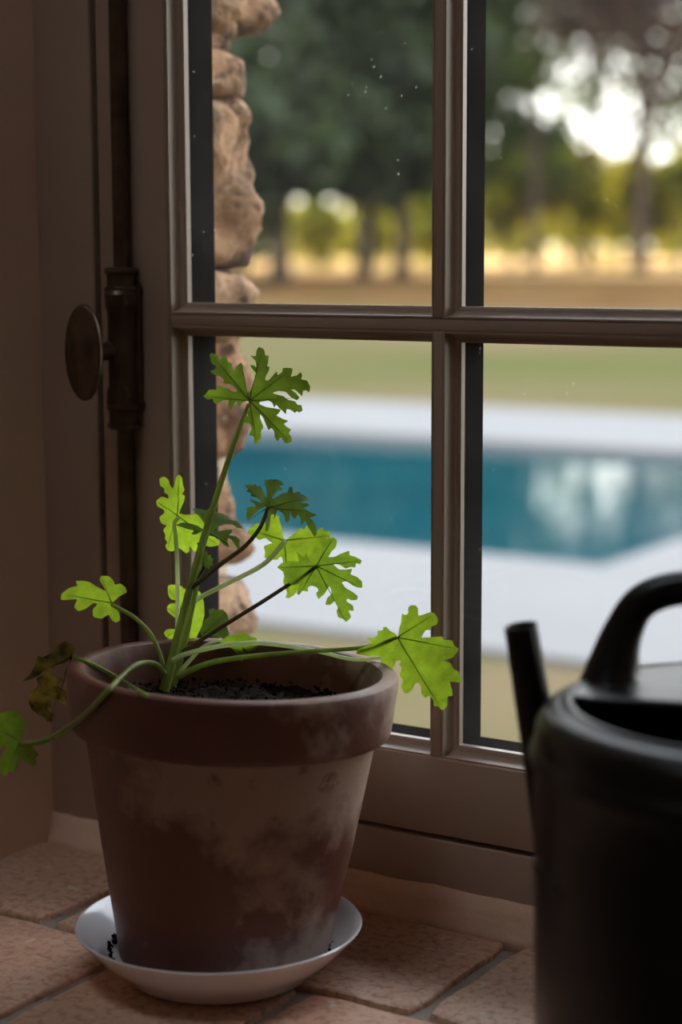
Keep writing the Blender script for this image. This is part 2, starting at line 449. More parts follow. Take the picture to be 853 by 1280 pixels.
# ------------------------------------------------------------------ window
win = empty('window_1', (0, 0, 0)); win['kind'] = 'structure'
PX = [(-.797, -.5965), (-.574, -.3735), (-.351, -.1505)]      # clear glass widths
Z_B, PH, BAR = .122, .2705, .0235
PZ = [(Z_B+i*(PH+BAR), Z_B+i*(PH+BAR)+PH) for i in range(6)]
SX0, SX1 = -.8665, -.076; SZ0, SZ1 = .0612, PZ[-1][1]+.06
BW = .0075                                                   # bead width
F1 = Y0+.05
# fixed frame
boxo('frame_jamb', 'frame_paint', win, XL, -.8705, Y0-.001, F1, .0, ZT, .0015)
boxo('frame_jamb', 'frame_paint', win, -.072, XR, Y0-.001, F1, .0, ZT, .0015)
boxo('frame_sill_rail', 'frame_paint', win, -.8705, -.072, Y0, F1, .0, .0578, .0012)
boxo('frame_head', 'frame_paint', win, -.8705, -.072, Y0, F1, SZ1+.004, ZT, .0015)
boxo('rebate_shade', 'shade_dark', win, -.8715, -.071, Y0+.012, F1-.002, .055, .0635)  # near-black strips, the shade of the sash gap put into their colour
boxo('rebate_shade', 'shade_dark', win, -.8715, -.8655, Y0+.010, F1-.002, .06, SZ1)
# sash
boxo('stile', 'frame_paint', win, SX0, PX[0][0]-BW, Y0, F1-.004, SZ0, SZ1, .0018)
boxo('stile', 'frame_paint', win, PX[-1][1]+BW, SX1, Y0, F1-.004, SZ0, SZ1, .0018)
XA, XB = PX[0][0]-BW, PX[-1][1]+BW
boxo('bottom_rail', 'frame_paint', win, XA, XB, Y0, F1-.004, SZ0, Z_B-BW, .0012)
boxo('top_rail', 'frame_paint', win, XA, XB, Y0, F1-.004, PZ[-1][1]+BW, SZ1, .0012)
for a, b in zip(PX, PX[1:]):
    for (z0, z1) in PZ:
        boxo('muntin', 'frame_paint', win, a[1]+BW, b[0]-BW, Y0+.002, Y0+.016, z0-BW, z1+BW, .001)
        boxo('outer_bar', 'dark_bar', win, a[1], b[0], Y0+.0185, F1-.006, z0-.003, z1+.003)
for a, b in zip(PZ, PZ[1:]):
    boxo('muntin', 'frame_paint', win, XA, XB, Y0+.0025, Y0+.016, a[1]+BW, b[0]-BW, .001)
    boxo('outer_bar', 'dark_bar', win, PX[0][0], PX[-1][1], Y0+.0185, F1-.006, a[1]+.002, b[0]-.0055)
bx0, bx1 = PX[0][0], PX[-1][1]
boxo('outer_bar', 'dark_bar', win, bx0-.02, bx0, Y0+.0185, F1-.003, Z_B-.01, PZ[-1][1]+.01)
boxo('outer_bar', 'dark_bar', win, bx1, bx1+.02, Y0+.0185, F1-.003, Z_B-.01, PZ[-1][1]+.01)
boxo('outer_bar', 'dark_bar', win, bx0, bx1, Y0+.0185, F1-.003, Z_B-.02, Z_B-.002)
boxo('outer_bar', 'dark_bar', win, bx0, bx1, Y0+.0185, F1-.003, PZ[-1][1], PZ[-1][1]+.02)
def bead(x0, x1, z0, z1):
    # ovolo moulding mitred round a pane: (inward, depth)
    pr = [(0, .006), (0, .0022), (.0012, .0022), (.0012, .0034)]
    for k in range(1, 7):
        a = k/6*math.pi/2
        pr.append((.0012+(BW-.0030)*(1-math.cos(a)), .0034+.0085*math.sin(a)))
    pr += [(BW-.0010, .0125), (BW, .0132), (BW, .0182), (0, .0182)]
    bm = bmesh.new(); rings = []
    for cx, cz in ((0, 0), (1, 0), (1, 1), (0, 1)):
        rings.append([bm.verts.new(((x0-BW+t) if cx == 0 else (x1+BW-t), Y0+d, (z0-BW+t) if cz == 0 else (z1+BW-t))) for t, d in pr])
    n = len(pr)
    for i in range(4):
        A, B = rings[i], rings[(i+1) % 4]
        for k in range(n): bm.faces.new((A[k], A[(k+1) % n], B[(k+1) % n], B[k]))
    autosmooth(obj('glazing_bead', bm, 'frame_paint', win), 30)
for (x0, x1) in PX:
    for (z0, z1) in PZ:
        bead(x0, x1, z0, z1)
        boxo('pane', 'glass', win, x0-.003, x1+.003, Y0+.0150, Y0+.0180, z0-.003, z1+.003)
# quirk line on the sash round the beads
# cremone bolt
cxm = ony(155, 600, Y0).x + .0065; zc = ony(152, 435, Y0).z
cre = obj('cremone_bolt', box(bmesh.new(), cxm-.0145, cxm+.0145, Y0-.006, Y0-.0002, zc-.042, zc+.042, .002), 'bronze', win)
bm = bmesh.new()
for s_ in (1,):
    prof = [(.0, -.042), (.0105, -.042), (.0120, -.039), (.0115, -.030), (.0102, -.026), (.0102, .026), (.0115, .030), (.0120, .039), (.0105, .042), (0, .042)]
    lathe(bm, prof, 28)
for v in bm.verts: v.co.x *= 1.0; v.co.y *= 1.25
o = obj('barrel', bm, 'bronze', cre, smooth=True); autosmooth(o, 30); o.location = (cxm+.002, Y0-.008, zc)
for sgn in (1, -1):
    bm = bmesh.new()
    lathe(bm, [(0, .040), (.0108, .040), (.0128, .0415), (.0128, .0435), (.0108, .045), (.0108, .053), (.0126, .0545), (.0126, .0565), (.0108, .058), (.0062, .0585), (0, .0585)], 28)
    for v in bm.verts: v.co.z *= sgn
    o = obj('collar', bm, 'bronze', cre); autosmooth(o, 35); o.location = (cxm+.001, Y0-.0075, zc)
    bm = bmesh.new()
    za, zb = (zc+.055, SZ1-.01) if sgn > 0 else (SZ0+.01, zc-.055)
    lathe(bm, [(0, 0), (.0062, 0), (.0062, zb-za), (0, zb-za)], 20)
    o = obj('rod', bm, 'bronze', cre); autosmooth(o, 35); o.location = (cxm+.001, Y0-.0066, za)
    bm = bmesh.new(); lathe(bm, [(0, -.0012), (.0044, -.0012), (.0052, .0), (.0060, .0025), (.0068, .0028), (.0068, 0.006), (0, .006)][::-1], 20)
    o = obj('screw', bm, 'bronze', cre); autosmooth(o, 40); o.rotation_euler = (R(90), 0, 0); o.location = (cxm+.0075, Y0-.0125, zc+sgn*.033)
    bm = bmesh.new()                     # scalloped ear of the back plate
    for k in (-1, 1):
        lathe(bm, [(0, 0), (.0068, 0), (.0068, .006), (0, .006)], 18, k*.0082, 0)
    o = obj('ear', bm, 'bronze', cre); autosmooth(o, 40); o.rotation_euler = (R(90), 0, 0); o.location = (cxm, Y0-.0003, zc+sgn*.0415)
bm = bmesh.new(); lathe(bm, [(0, 0), (.0095, 0), (.0098, .003), (.0072, .005), (.0066, .012), (.0062, .031), (.008, .034), (0, .034)], 24)
o = obj('shank', bm, 'bronze', cre); autosmooth(o, 40); o.rotation_euler = (R(90), 0, 0); o.location = (cxm-.002, Y0-.010, zc-.001)
bm = bmesh.new(); lathe(bm, [(0, -.0085), (.35, -.0075), (.72, -.0045), (.93, -.0028), (1.0, -.0008), (1.0, .0012), (.95, .003), (.90, .0026), (.6, .0058), (.2, .0072), (0, .0074)], 48)
for v in bm.verts: v.co.x *= .0160; v.co.y *= .0340
o = obj('knob', bm, 'bronze', cre, smooth=True); o.rotation_euler = (R(90), 0, 0); o.location = (cxm-.002, Y0-.0470, zc-.001)

# ------------------------------------------------------------------ ground, pool
def gz(y):
    if y < 17: return GZ
    if y < 42: t = (y-17)/25; return GZ+.80*(t*t*(3-2*t)*.35+t*.65)
    return GZ+.80+(y-42)*.0055
PNY, PFY, PRX, PLX = 7.42, 12.05, -3.30, -15.5       # pool: near edge, far edge, right end, left end
bm = bmesh.new()
ys = [YO-.02, 3, 4.5, 5.7]
def strip(bm, xs, ys, zf):
    V = [[bm.verts.new((x, y, zf(y))) for x in xs] for y in ys]
    for j in range(len(ys)-1):
        for i in range(len(xs)-1): bm.faces.new((V[j][i], V[j][i+1], V[j+1][i+1], V[j+1][i]))
strip(bm, [-60, -20, 0, 20, 50], [YO-.02, 5.6], lambda y: GZ)
strip(bm, [-60, -20, 0, 20, 50], [14.75]+[17+i*2.5 for i in range(6)], lambda y: gz(y))
strip(bm, [4.0, 50], [-30, YO-.02], lambda y: GZ); strip(bm, [-60, -2.9], [-30, YO-.02], lambda y: GZ); strip(bm, [12, 50], [5.6, 14.75], lambda y: GZ); strip(bm, [-60, -18.5], [5.6, 14.75], lambda y: GZ)
tag(obj('lawn', bm, 'lawn'), 'dry green lawn around the swimming pool', 'lawn', kind='structure')
bm = bmesh.new(); strip(bm, [-260, -100, 0, 100, 260], [44, 60, 90, 130, 180, 240], gz)
strip(bm, [-260, -60], [3, 15, 29.5], gz); strip(bm, [50, 260], [3, 15, 29.5], gz)
simple('shaded_litter', (.055, .030, .011), (.105, .062, .026), .5, .95, Specular_IOR_Level=0.0)  # litter brown, darkened to paint in the shade of the trees
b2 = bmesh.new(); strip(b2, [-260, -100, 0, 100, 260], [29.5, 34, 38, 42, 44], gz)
tag(obj('shaded_litter', b2, 'shaded_litter'), 'brown leaf litter under the trees, its colour darkened as their shade', 'ground', kind='structure')
tag(obj('field', bm, 'field'), 'sunlit golden dry field behind the trees', 'field', kind='structure')
bm = bmesh.new()
def ring_slab(bm, o, i, z0, z1):
    for (x0, x1, y0, y1) in ((o[0], o[1], o[2], i[2]), (o[0], o[1], i[3], o[3]), (o[0], i[0], i[2], i[3]), (i[1], o[1], i[2], i[3])):
        box(bm, x0, x1, y0, y1, z0, z1)
ring_slab(bm, (-18.5, 12, 5.6, 14.75), (PLX, PRX, PNY, PFY), GZ-.2, GZ+.03)
tag(obj('pool_terrace', bm, 'coping'), 'pale stone terrace framing the swimming pool', 'terrace', kind='structure')
bm = bmesh.new(); ring_slab(bm, (PLX-.2, PRX+.2, PNY-.2, PFY+.2), (PLX, PRX, PNY, PFY), GZ-1.5, GZ-.2); box(bm, PLX-.2, PRX+.2, PNY-.2, PFY+.2, GZ-1.6, GZ-1.5)
tag(obj('pool_basin', bm, 'basin'), 'blue lined basin of the swimming pool', 'pool', kind='structure')
bm = bmesh.new(); strip(bm, [PLX, PRX], [PNY, PFY], lambda y: GZ-.035)
tag(obj('pool_water', bm, 'water'), 'still teal water filling the swimming pool', 'water', kind='structure')

# ------------------------------------------------------------------ trees
rng = np.random.default_rng(5)
def leaf_mesh(name, blobs, n, size, mat, hang=0.0, spread=1.0):
    """blobs: (cx,cy,cz, rx,ry,rz, weight); leaves gather in clumps near each blob's surface"""
    Ws = np.array([b[6] for b in blobs], float); Ws /= Ws.sum(); cs = []
    for b, k in zip(blobs, (Ws*n).astype(int)):
        nc = max(3, k//45)
        d = rng.normal(size=(nc, 3)); d /= np.linalg.norm(d, axis=1)[:, None]
        rr = rng.uniform(.25, 1.0, nc)**.5
        cc = d*rr[:, None]*np.array(b[3:6]) + np.array(b[:3])
        idx = rng.integers(0, nc, k)
        p = cc[idx] + rng.normal(size=(k, 3))*np.array([.42, .42, .30])*(np.mean(b[3:6])*.30+.18)*spread
        if hang: p[:, 2] -= rng.exponential(hang, k)
        cs.append(p)
    P = np.concatenate(cs); n = len(P)
    a = rng.normal(size=(n, 3)); a /= np.linalg.norm(a, axis=1)[:, None]
    b = np.cross(a, rng.normal(size=(n, 3))); b /= np.linalg.norm(b, axis=1)[:, None]
    s = (size*rng.uniform(.6, 1.3, n))[:, None]
    V = np.stack([P-a*s, P-b*s*.55, P+a*s, P+b*s*.55], 1).reshape(-1, 3)
    me = bpy.data.meshes.new(name); me.vertices.add(4*n); me.vertices.foreach_set('co', V.astype(np.float32).ravel())
    me.loops.add(4*n); me.loops.foreach_set('vertex_index', np.arange(4*n, dtype=np.int32))
    me.polygons.add(n); me.polygons.foreach_set('loop_start', np.arange(0, 4*n, 4, dtype=np.int32))
    me.update(calc_edges=True); me.materials.append(M[mat]); return me
def trunk_mesh(h, r, lean=0.0, z0=-.3):
    bm = bmesh.new(); P = catmull([(0, 0, z0), (lean*.3, 0, h*.3), (lean*.6, lean*.2, h*.65), (lean, 0, h)], 4)
    tube(bm, P, lambda t: r*(1.25-1.0*t) if t > .06 else r*1.45, 8)
    return bm, P
def branches(bm, P, L, n, r, seed):
    q = random.Random(seed)
    for k in range(n):
        p = P[q.randint(len(P)//4, len(P)-2)]; a = q.uniform(0, 6.28); l = L*q.uniform(.5, 1)
        e = p+Vector((math.cos(a)*l, math.sin(a)*l, l*q.uniform(.1, .5)))
        b_ = bmesh.new(); tube(b_, catmull([p, (p+e)/2+Vector((0, 0, l*.12)), e], 3), lambda t: r*(1-.75*t), 6)
        obj('branch', b_, 'bark', bm, smooth=True)
def tree(name, label, px, depth, h, tr, blobs, n, size, mat, hang=0, lean=0, group=None, nb=7, bl=2.0, spread=1.0):
    p = at(px, 330, depth); base = Vector((p.x, p.y, gz(p.y)))
    t = empty(name, base); tag(t, label, 'tree', group)
    me = leaf_mesh('foliage', blobs, n, size, mat, hang, spread)
    fo = bpy.data.objects.new('foliage', me); C.objects.link(fo); fo.parent = t; fo['kind'] = 'stuff'
    bm, P = trunk_mesh(h, tr, lean); obj('trunk', bm, 'bark', t, smooth=True)
    branches(t, P, bl, nb, tr*.35, int(abs(px))+n)
    return t
def conifer_blobs(h, z0, r0, k=7):
    out = []
    for i in range(k):
        t = i/(k-1); z = z0+(h-z0)*t; r = r0*(1-t)**.8+.5
        for j in range(3 if t < .8 else 1):
            a = rng.uniform(0, 6.28); out.append((math.cos(a)*r*.35, math.sin(a)*r*.35, z, r*.8, r*.8, (h-z0)/k*.75, r*r))
    return out
def round_blobs(h, z0, r0, k=9):
    out = []
    for i in range(k):
        a = rng.uniform(0, 6.28); q = rng.uniform(0, .75)*r0; z = rng.uniform(z0, h)
        out.append((math.cos(a)*q, math.sin(a)*q, z, r0*.5, r0*.5, r0*.38, 1))
    return out
GRP = 'trees added for shade beside the view'
tree('spruce_tree', 'tall dark green spruce hiding the sky behind the rough stones', 350, 46, 17, .22, conifer_blobs(17, 3.4, 3.6), 7500, .30, 'spruce')
tree('pine_tree', 'dark conifer beside another, farther from the stones than its twin', 503, 50, 16, .19, conifer_blobs(16, 3.6, 3.0), 6200, .30, 'spruce')
tree('pine_tree', 'dark conifer beside another, nearer the stones than its twin', 455, 49, 16, .19, conifer_blobs(16, 3.4, 2.6), 5600, .30, 'spruce')
tree('broadleaf_tree', 'dark green broadleaf tree behind the upright glazing bar', 575, 60, 18, .25, conifer_blobs(18, 4.0, 3.3), 9000, .26, 'broadleaf')
tree('copper_beech', 'sparse copper red tree with bright sky showing through its leaves', 800, 54, 16, .2, round_blobs(15, 4.4, 4.6, 22), 9000, .17, 'copper', spread=1.9)
tree('slender_tree', 'slender tree with a thin trunk standing in the sunlit field', 668, 56, 12, .13, round_blobs(13, 5.4, 2.8, 12), 4500, .16, 'broadleaf', spread=1.7)
tree('broadleaf_tree', 'loose green tree beyond the copper red one', 905, 62, 16, .2, round_blobs(16, 5.0, 4.8, 16), 7000, .18, 'broadleaf', spread=1.9)
tree('broadleaf_tree', 'green tree between the slender one and the copper red one', 735, 64, 15, .16, round_blobs(15, 5.2, 3.8, 16), 5200, .18, 'broadleaf', spread=1.9)
# yellow-green weeping shrubs in the sun behind
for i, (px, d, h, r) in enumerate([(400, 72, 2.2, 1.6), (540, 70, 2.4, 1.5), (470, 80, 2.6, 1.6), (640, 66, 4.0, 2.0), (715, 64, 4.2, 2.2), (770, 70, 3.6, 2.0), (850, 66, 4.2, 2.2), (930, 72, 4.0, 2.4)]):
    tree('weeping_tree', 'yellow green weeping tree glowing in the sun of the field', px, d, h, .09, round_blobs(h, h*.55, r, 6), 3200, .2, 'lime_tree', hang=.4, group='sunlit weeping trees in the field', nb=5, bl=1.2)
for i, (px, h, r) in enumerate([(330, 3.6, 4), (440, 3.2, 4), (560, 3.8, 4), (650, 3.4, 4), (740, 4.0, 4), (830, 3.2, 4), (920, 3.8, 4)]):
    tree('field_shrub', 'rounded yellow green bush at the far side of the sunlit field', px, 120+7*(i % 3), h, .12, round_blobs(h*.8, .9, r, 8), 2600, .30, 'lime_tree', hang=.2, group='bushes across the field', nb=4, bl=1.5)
for i, (px, d) in enumerate([(60, 48), (-240, 50), (210, 60), (1150, 50), (1400, 54), (-520, 47)]):  # spruces added past the edges of the view to shade lawn and pool
    tree('spruce_tree', 'tall dark green spruce added beside the view for its shade', px, d, 18, .25, conifer_blobs(18, 2.2, 4.0), 6000, .36, 'spruce', group=GRP)

# ------------------------------------------------------------------ watering can
cc = Vector((-.279, .824, 0)); RB = .1125; ZTOP = .2370
ur = Vector((cc.y, -cc.x, 0)).normalized(); uf = Vector((cc.x, cc.y, 0)).normalized()
can = empty('watering_can', (cc.x, cc.y, 0)); can.rotation_euler = (0, 0, math.atan2(ur.y, ur.x))   # local x = across the view, y = away
tag(can, 'black plastic watering can with arched handle standing by the window', 'watering can')
bm = bmesh.new()
prof = [(0, .004), (RB*.90, .004), (RB*.93, .0), (RB*.975, .0), (RB*.985, .004), (RB*.985, .012), (RB*.965, .016), (RB*.968, .05), (RB*.985, .18), (RB*.988, .2055), (RB*1.004, .2090), (RB*1.010, .2125), (RB*1.004, .2160), (RB*.988, .2180)]
for k in range(8):
    a = k/7*math.pi/2; prof.append((RB*.985-.013*(1-math.cos(a)), .2240+.013*math.sin(a)))
prof += [(RB*.985-.0155, ZTOP+.0018), (RB*.985-.0172, ZTOP+.0018), (RB*.985-.0185, ZTOP), (RB*.985-.0185, ZTOP-.012), (RB*.93, .20), (RB*.93, .01), (0, .01)]
lathe(bm, prof, 96)
autosmooth(obj('body', bm, 'plastic', can), 32)
# deck covering the far part of the mouth
ri = RB*.985-.0165; yc = -.002
bm = bmesh.new(); pts = []
a0 = math.asin(yc/ri)
for k in range(41):
    a = a0+(math.pi-2*a0)*k/40; pts.append((ri*math.cos(a), ri*math.sin(a)))
prism(bm, pts, ZTOP-.004, ZTOP+.0012)
autosmooth(obj('deck', bm, 'plastic', can), 30)
bm = bmesh.new(); hw = ri*math.cos(a0)
tube(bm, [Vector((-hw+.001+(2*hw-.002)*k/20, yc, ZTOP-.001)) for k in range(21)], .0026, 10)
o = obj('lip', bm, 'plastic', can, smooth=True)
# spout
inv = (Matrix.Translation(can.location) @ Matrix.Rotation(can.rotation_euler.z, 4, 'Z')).inverted()
tip = inv @ at(651, 781, .935); bot = Vector((-RB*.80, .052, .045))
tip2 = tip
bm = bmesh.new(); P = [bot.lerp(tip2, k/14) for k in range(15)]
tube(bm, P, lambda t: .0125-.0040*t, 24, cap=False)
# hollow end
d = (tip2-bot).normalized(); P2 = [tip2, tip2-d*.0002, tip2-d*.05]
tube(bm, P2, [.0085, .0070, .0066], 24, cap=False)
autosmooth(obj('spout', bm, 'plastic', can), 40)
bm = bmesh.new(); side = d.cross(Vector((0, 1, 0))).normalized()
off = (side*.72 + Vector((0, -1, 0))*.70).normalized()
if off.x < 0: off.x *= -1
tube(bm, [P[k]+off*(.0125-.0040*k/14) for k in range(4, 15)], .0009, 6); obj('spout_seam', bm, 'plastic', can, smooth=True)
# handle
yh = .040
hp = [inv @ at(764, 868, .925), inv @ at(767, 834, .925), inv @ at(779, 790, .925), inv @ at(803, 752, .923), inv @ at(850, 735, .92), inv @ at(905, 741, .915), inv @ at(975, 770, .905)]
hp += [Vector((.085, .026, .262)), Vector((.113, .015, .215)), Vector((.120, .008, .160)), Vector((.108, .004, .115))]
P = catmull(hp, 8); L = len(P)
def hr(t):
    r = .0088
    if t < .30: k = 1-t/.30; r = .0088+.0105*k**2.0
    if t > .9: r = .0088+.003*(t-.9)/.1
    return (r, r*1.05)
bm = bmesh.new(); tube(bm, P, hr, 24)
obj('handle', bm, 'plastic', can, smooth=True)
# raised lettering wrapped on the body
cu = bpy.data.curves.new('letters', 'FONT'); cu.body = 'EDA'; cu.size = .0105; cu.extrude = .0006; cu.space_character = 1.15
to = bpy.data.objects.new('lettering', cu); C.objects.link(to)
bpy.context.view_layer.update()
me = bpy.data.meshes.new_from_object(to.evaluated_get(bpy.context.evaluated_depsgraph_get()))
bpy.data.objects.remove(to)
bm = bmesh.new(); bm.from_mesh(me); bmesh.ops.subdivide_edges(bm, edges=[e for e in bm.edges if e.calc_length() > .003], cuts=2)
thL = math.pi + R(12)                                   # starts just round the edge of the body
zt = .1575
for v in bm.verts:
    x, y, z = v.co; a = thL + x*2.2/RB
    rr = RB*.9815+.0002+z
    v.co = (rr*math.cos(a), rr*math.sin(a), zt+y*.85)
obj('lettering', bm, 'letters', can)

# ------------------------------------------------------------------ saucer and potted geranium
sc0 = onz(274, 1155, .031); sc0.z = 0
sau = obj('saucer', lathe(bmesh.new(), [(0, .0035), (.052, .0035), (.054, .0), (.058, .0), (.0600, .0035), (.068, .0085), (.0785, .0175), (.0865, .0260), (.0898, .0298), (.0906, .0312), (.0898, .0321), (.0884, .0316), (.084, .0275), (.076, .0200), (.070, .0145), (.066, .0115), (.062, .0095), (0, .0088)], 96), 'ceramic')
autosmooth(sau, 40); sau.matrix_world = Matrix.Translation((sc0.x, sc0.y, .0012)) @ Matrix.Rotation(R(-1.0), 4, _r0)
tag(sau, 'white glazed ceramic saucer under the clay pot', 'saucer')

bm = bmesh.new(); q = random.Random(11)
for k in range(150):
    a = YAW + (math.pi if k % 3 else 0) + q.gauss(0, .35) + (-.25 if k % 3 else .1); r = .0675+abs(q.gauss(0, .0022)); s_ = q.uniform(.0006, .0016)
    g = bmesh.ops.create_icosphere(bm, subdivisions=1, radius=s_, matrix=Matrix.Translation((r*math.cos(a), r*math.sin(a), .0128+s_*.5+q.uniform(0, .003))))
    for v in g['verts']: v.co += Vector((q.uniform(-1, 1), q.uniform(-1, 1), q.uniform(-1, 1)))*s_*.35
obj('soil_crumbs', bm, 'soil', sau, kind='stuff')
plant = empty('potted_geranium', (sc0.x+_r0.x*.0025, sc0.y+_r0.y*.0025, .0115)); tag(plant, 'young scented geranium growing in a weathered terracotta pot', 'potted plant')
TILT_R, TILT_B = R(2.6), R(-1.6)
potrot = (Matrix.Rotation(TILT_R, 3, Vector((-_f.x, -_f.y, 0)).normalized()*-1) @ Matrix.Rotation(TILT_B, 3, _r0)).to_4x4()
yawm = Matrix.Rotation(YAW, 4, 'Z')
HP = .1842
bm = bmesh.new()
prof = [(0, .004), (.058, .004), (.0600, .0), (.0645, .0), (.0655, .002), (.0665, .008), (.0790, .075), (.0905, .1435), (.0920, .1450), (.0970, .1453), (.0988, .1465), (.0998, .1495), (.1024, .175), (.1027, .180), (.1020, .1828), (.1000, HP), (.0945, HP), (.0926, .1835), (.0915, .181), (.0897, .169), (.0870, .152), (.080, .12), (0, .118)]
def wob(a, z): return .004*math.sin(2*a+.6)+.0015*noise.noise(Vector((math.cos(a)*3, math.sin(a)*3, z*25)))
lathe(bm, prof, 112, wob=wob)
pot = obj('pot', bm, 'pot', plant); autosmooth(pot, 38)
pot.matrix_local = potrot @ yawm
SOILZ = .1575
bm = bmesh.new(); NR, NA = 26, 90
rings = [[bm.verts.new((0, 0, SOILZ))]]
for j in range(1, NR+1):
    r = .0875*j/NR; ring = []
    for i in range(NA):
        a = 2*math.pi*i/NA; p = Vector((r*math.cos(a), r*math.sin(a), 0))
        h = noise.fractal(p*70, .8, 2.1, 5)*.0034 + noise.noise(p*28)*.003 - .003*(j/NR)**6
        h += max(0, noise.noise(p*110+Vector((4, 1, 2))))*.004
        ring.append(bm.verts.new((p.x, p.y, SOILZ+h)))
    rings.append(ring)
for i in range(NA): bm.faces.new((rings[0][0], rings[1][i], rings[1][(i+1) % NA]))
for A, B in zip(rings[1:], rings[2:]):
    for i in range(NA): bm.faces.new((A[i], B[i], B[(i+1) % NA], A[(i+1) % NA]))
so = obj('soil', bm, 'soil', plant, smooth=True); so.matrix_local = potrot @ yawm
bm = bmesh.new(); q = random.Random(3)                  # crumbs
for k in range(700):
    a = q.uniform(0, 6.28); r = .084*math.sqrt(q.random()); s_ = q.uniform(.0005, .0017)
    g = bmesh.ops.create_icosphere(bm, subdivisions=1, radius=s_, matrix=Matrix.Translation((r*math.cos(a), r*math.sin(a), SOILZ+q.uniform(.0, .004))))
    for v in g['verts']: v.co += Vector((q.uniform(-1, 1), q.uniform(-1, 1), q.uniform(-1, 1)))*s_*.35
so = obj('soil_crumbs', bm, 'soil', plant, kind='stuff'); so.matrix_local = potrot @ yawm

PL = Vector(plant.location)
root_d = (onz(207, 866, PL.z+SOILZ)-CAM).dot(_f)
bpy.context.view_layer.update()
from mathutils.bvhtree import BVHTree
_pm = Matrix.Translation(PL) @ potrot @ yawm
_bvh = BVHTree.FromPolygons([_pm @ v.co for v in pot.data.vertices], [tuple(p.vertices) for p in pot.data.polygons])
def clear(x, y, d):
    r_ = ray(x, y); h = _bvh.ray_cast(CAM, r_.normalized())
    return min(d, (h[0]-CAM).dot(_f)-.004) if h[0] else d
def stem(name, pts, d0, d1, w0, w1, mat, n=8):
    """pts in photo pixels; depth runs from d0 to d1; widths in pixels"""
    k = len(pts)-1
    P = [at(x, y, d0[i] if isinstance(d0, list) else d0+(d1-d0)*(i/k))-PL for i, (x, y) in enumerate(pts)]
    Q = catmull(P, 8)
    if name == 'petiole':                               # lift the stalk clear of the pot where it crosses the rim
        R_ = []
        for p in Q:
            d = p+PL-CAM; z = d.dot(_f); u_ = d/z; h = _bvh.ray_cast(CAM, u_.normalized())
            zz = min(z, (h[0]-CAM).dot(_f)-.004) if h[0] else z
            R_.append(zz)
        for _k in range(4): R_ = [R_[0]]+[min(R_[i], (R_[i-1]+R_[i]+R_[i+1])/3) for i in range(1, len(R_)-1)]+[R_[-1]]
        Q = [CAM + (p+PL-CAM)/((p+PL-CAM).dot(_f))*z_ - PL for p, z_ in zip(Q, R_)]
    bm = bmesh.new(); wpx = root_d/FP/2
    tube(bm, Q, lambda t: (w0+(w1-w0)*t)*wpx, n)
    return obj(name, bm, mat, plant, smooth=True)
D = root_d
stem('stem', [(201, 882), (205, 866), (216, 822), (234, 750), (257, 665), (284, 580), (300, 535), (311, 505)], D, D+.01, 15, 4.2, 'stem_green', 12)
stem('stem', [(209, 884), (214, 866), (231, 800), (244, 740), (252, 692), (261, 665)], D+.012, D+.02, 12, 4, 'stem_green', 12)
stem('petiole', [(236, 738), (275, 706), (305, 684), (325, 660), (336, 634)], D+.004, D+.0, 6.5, 5, 'stem_dark')
stem('petiole', [(232, 762), (250, 747), (285, 729), (330, 705), (357, 676)], D+.014, D+.045, 6, 6.5, 'stem_backlit')
stem('petiole', [(228, 815), (275, 785), (330, 751), (370, 725), (396, 708)], D+.004, D-.01, 6, 4.5, 'stem_dark')
stem('petiole', [(224, 826), (222, 780), (222, 720), (220, 675), (218, 655), (224, 646)], D+.02, D+.035, 5.5, 5, 'stem_backlit')
stem('petiole', [(215, 826), (235, 817), (279, 807), (328, 804), (392, 813), (441, 824), (478, 822)], D+.0, D-.008, 7, 4.5, 'stem_backlit')
stem('petiole', [(222, 846), (240, 837), (269, 827), (328, 819), (392, 814), (456, 809), (496, 797)], D+.0, D-.015, 8.5, 4.5, 'stem_green')
stem('petiole', [(205, 834), (198, 812), (188, 792), (168, 772), (139, 755)], D+.004, D+.02, 6, 5, 'stem_green')
stem('petiole', [(184, 870), (150, 849), (120, 832), (90, 820)], [D-.003, D-.002, D-.0, D+.004], 0, 5, 5, 'stem_green')
stem('petiole', [(206, 842), (198, 832), (184, 828), (165, 834), (138, 860), (110, 890), (80, 913), (52, 927), (24, 930)], [D-.002, D-.006, D-.02, D-.045, D-.065, D-.072, D-.075, D-.075, D-.072], 0, 6.5, 7, 'stem_green')
stem('petiole', [(223, 842), (238, 825), (255, 808), (275, 800)], D+.01, D+.03, 6, 4, 'stem_backlit')
stem('petiole', [(208, 852), (216, 836), (232, 800), (235, 780)], D+.02, D+.045, 6, 4, 'stem_backlit')
stem('petiole', [(240, 738), (248, 722), (256, 708)], D+.008, D+.01, 5, 4, 'stem_dark')
for pts in ([(176, 858), (186, 862), (196, 866), (206, 866)], [(212, 866), (224, 864), (240, 869)], [(160, 866), (170, 862), (182, 868)]):
    o = stem('root_thread', pts, D-.002, D-.004, 2.2, 1.6, 'root', 6)

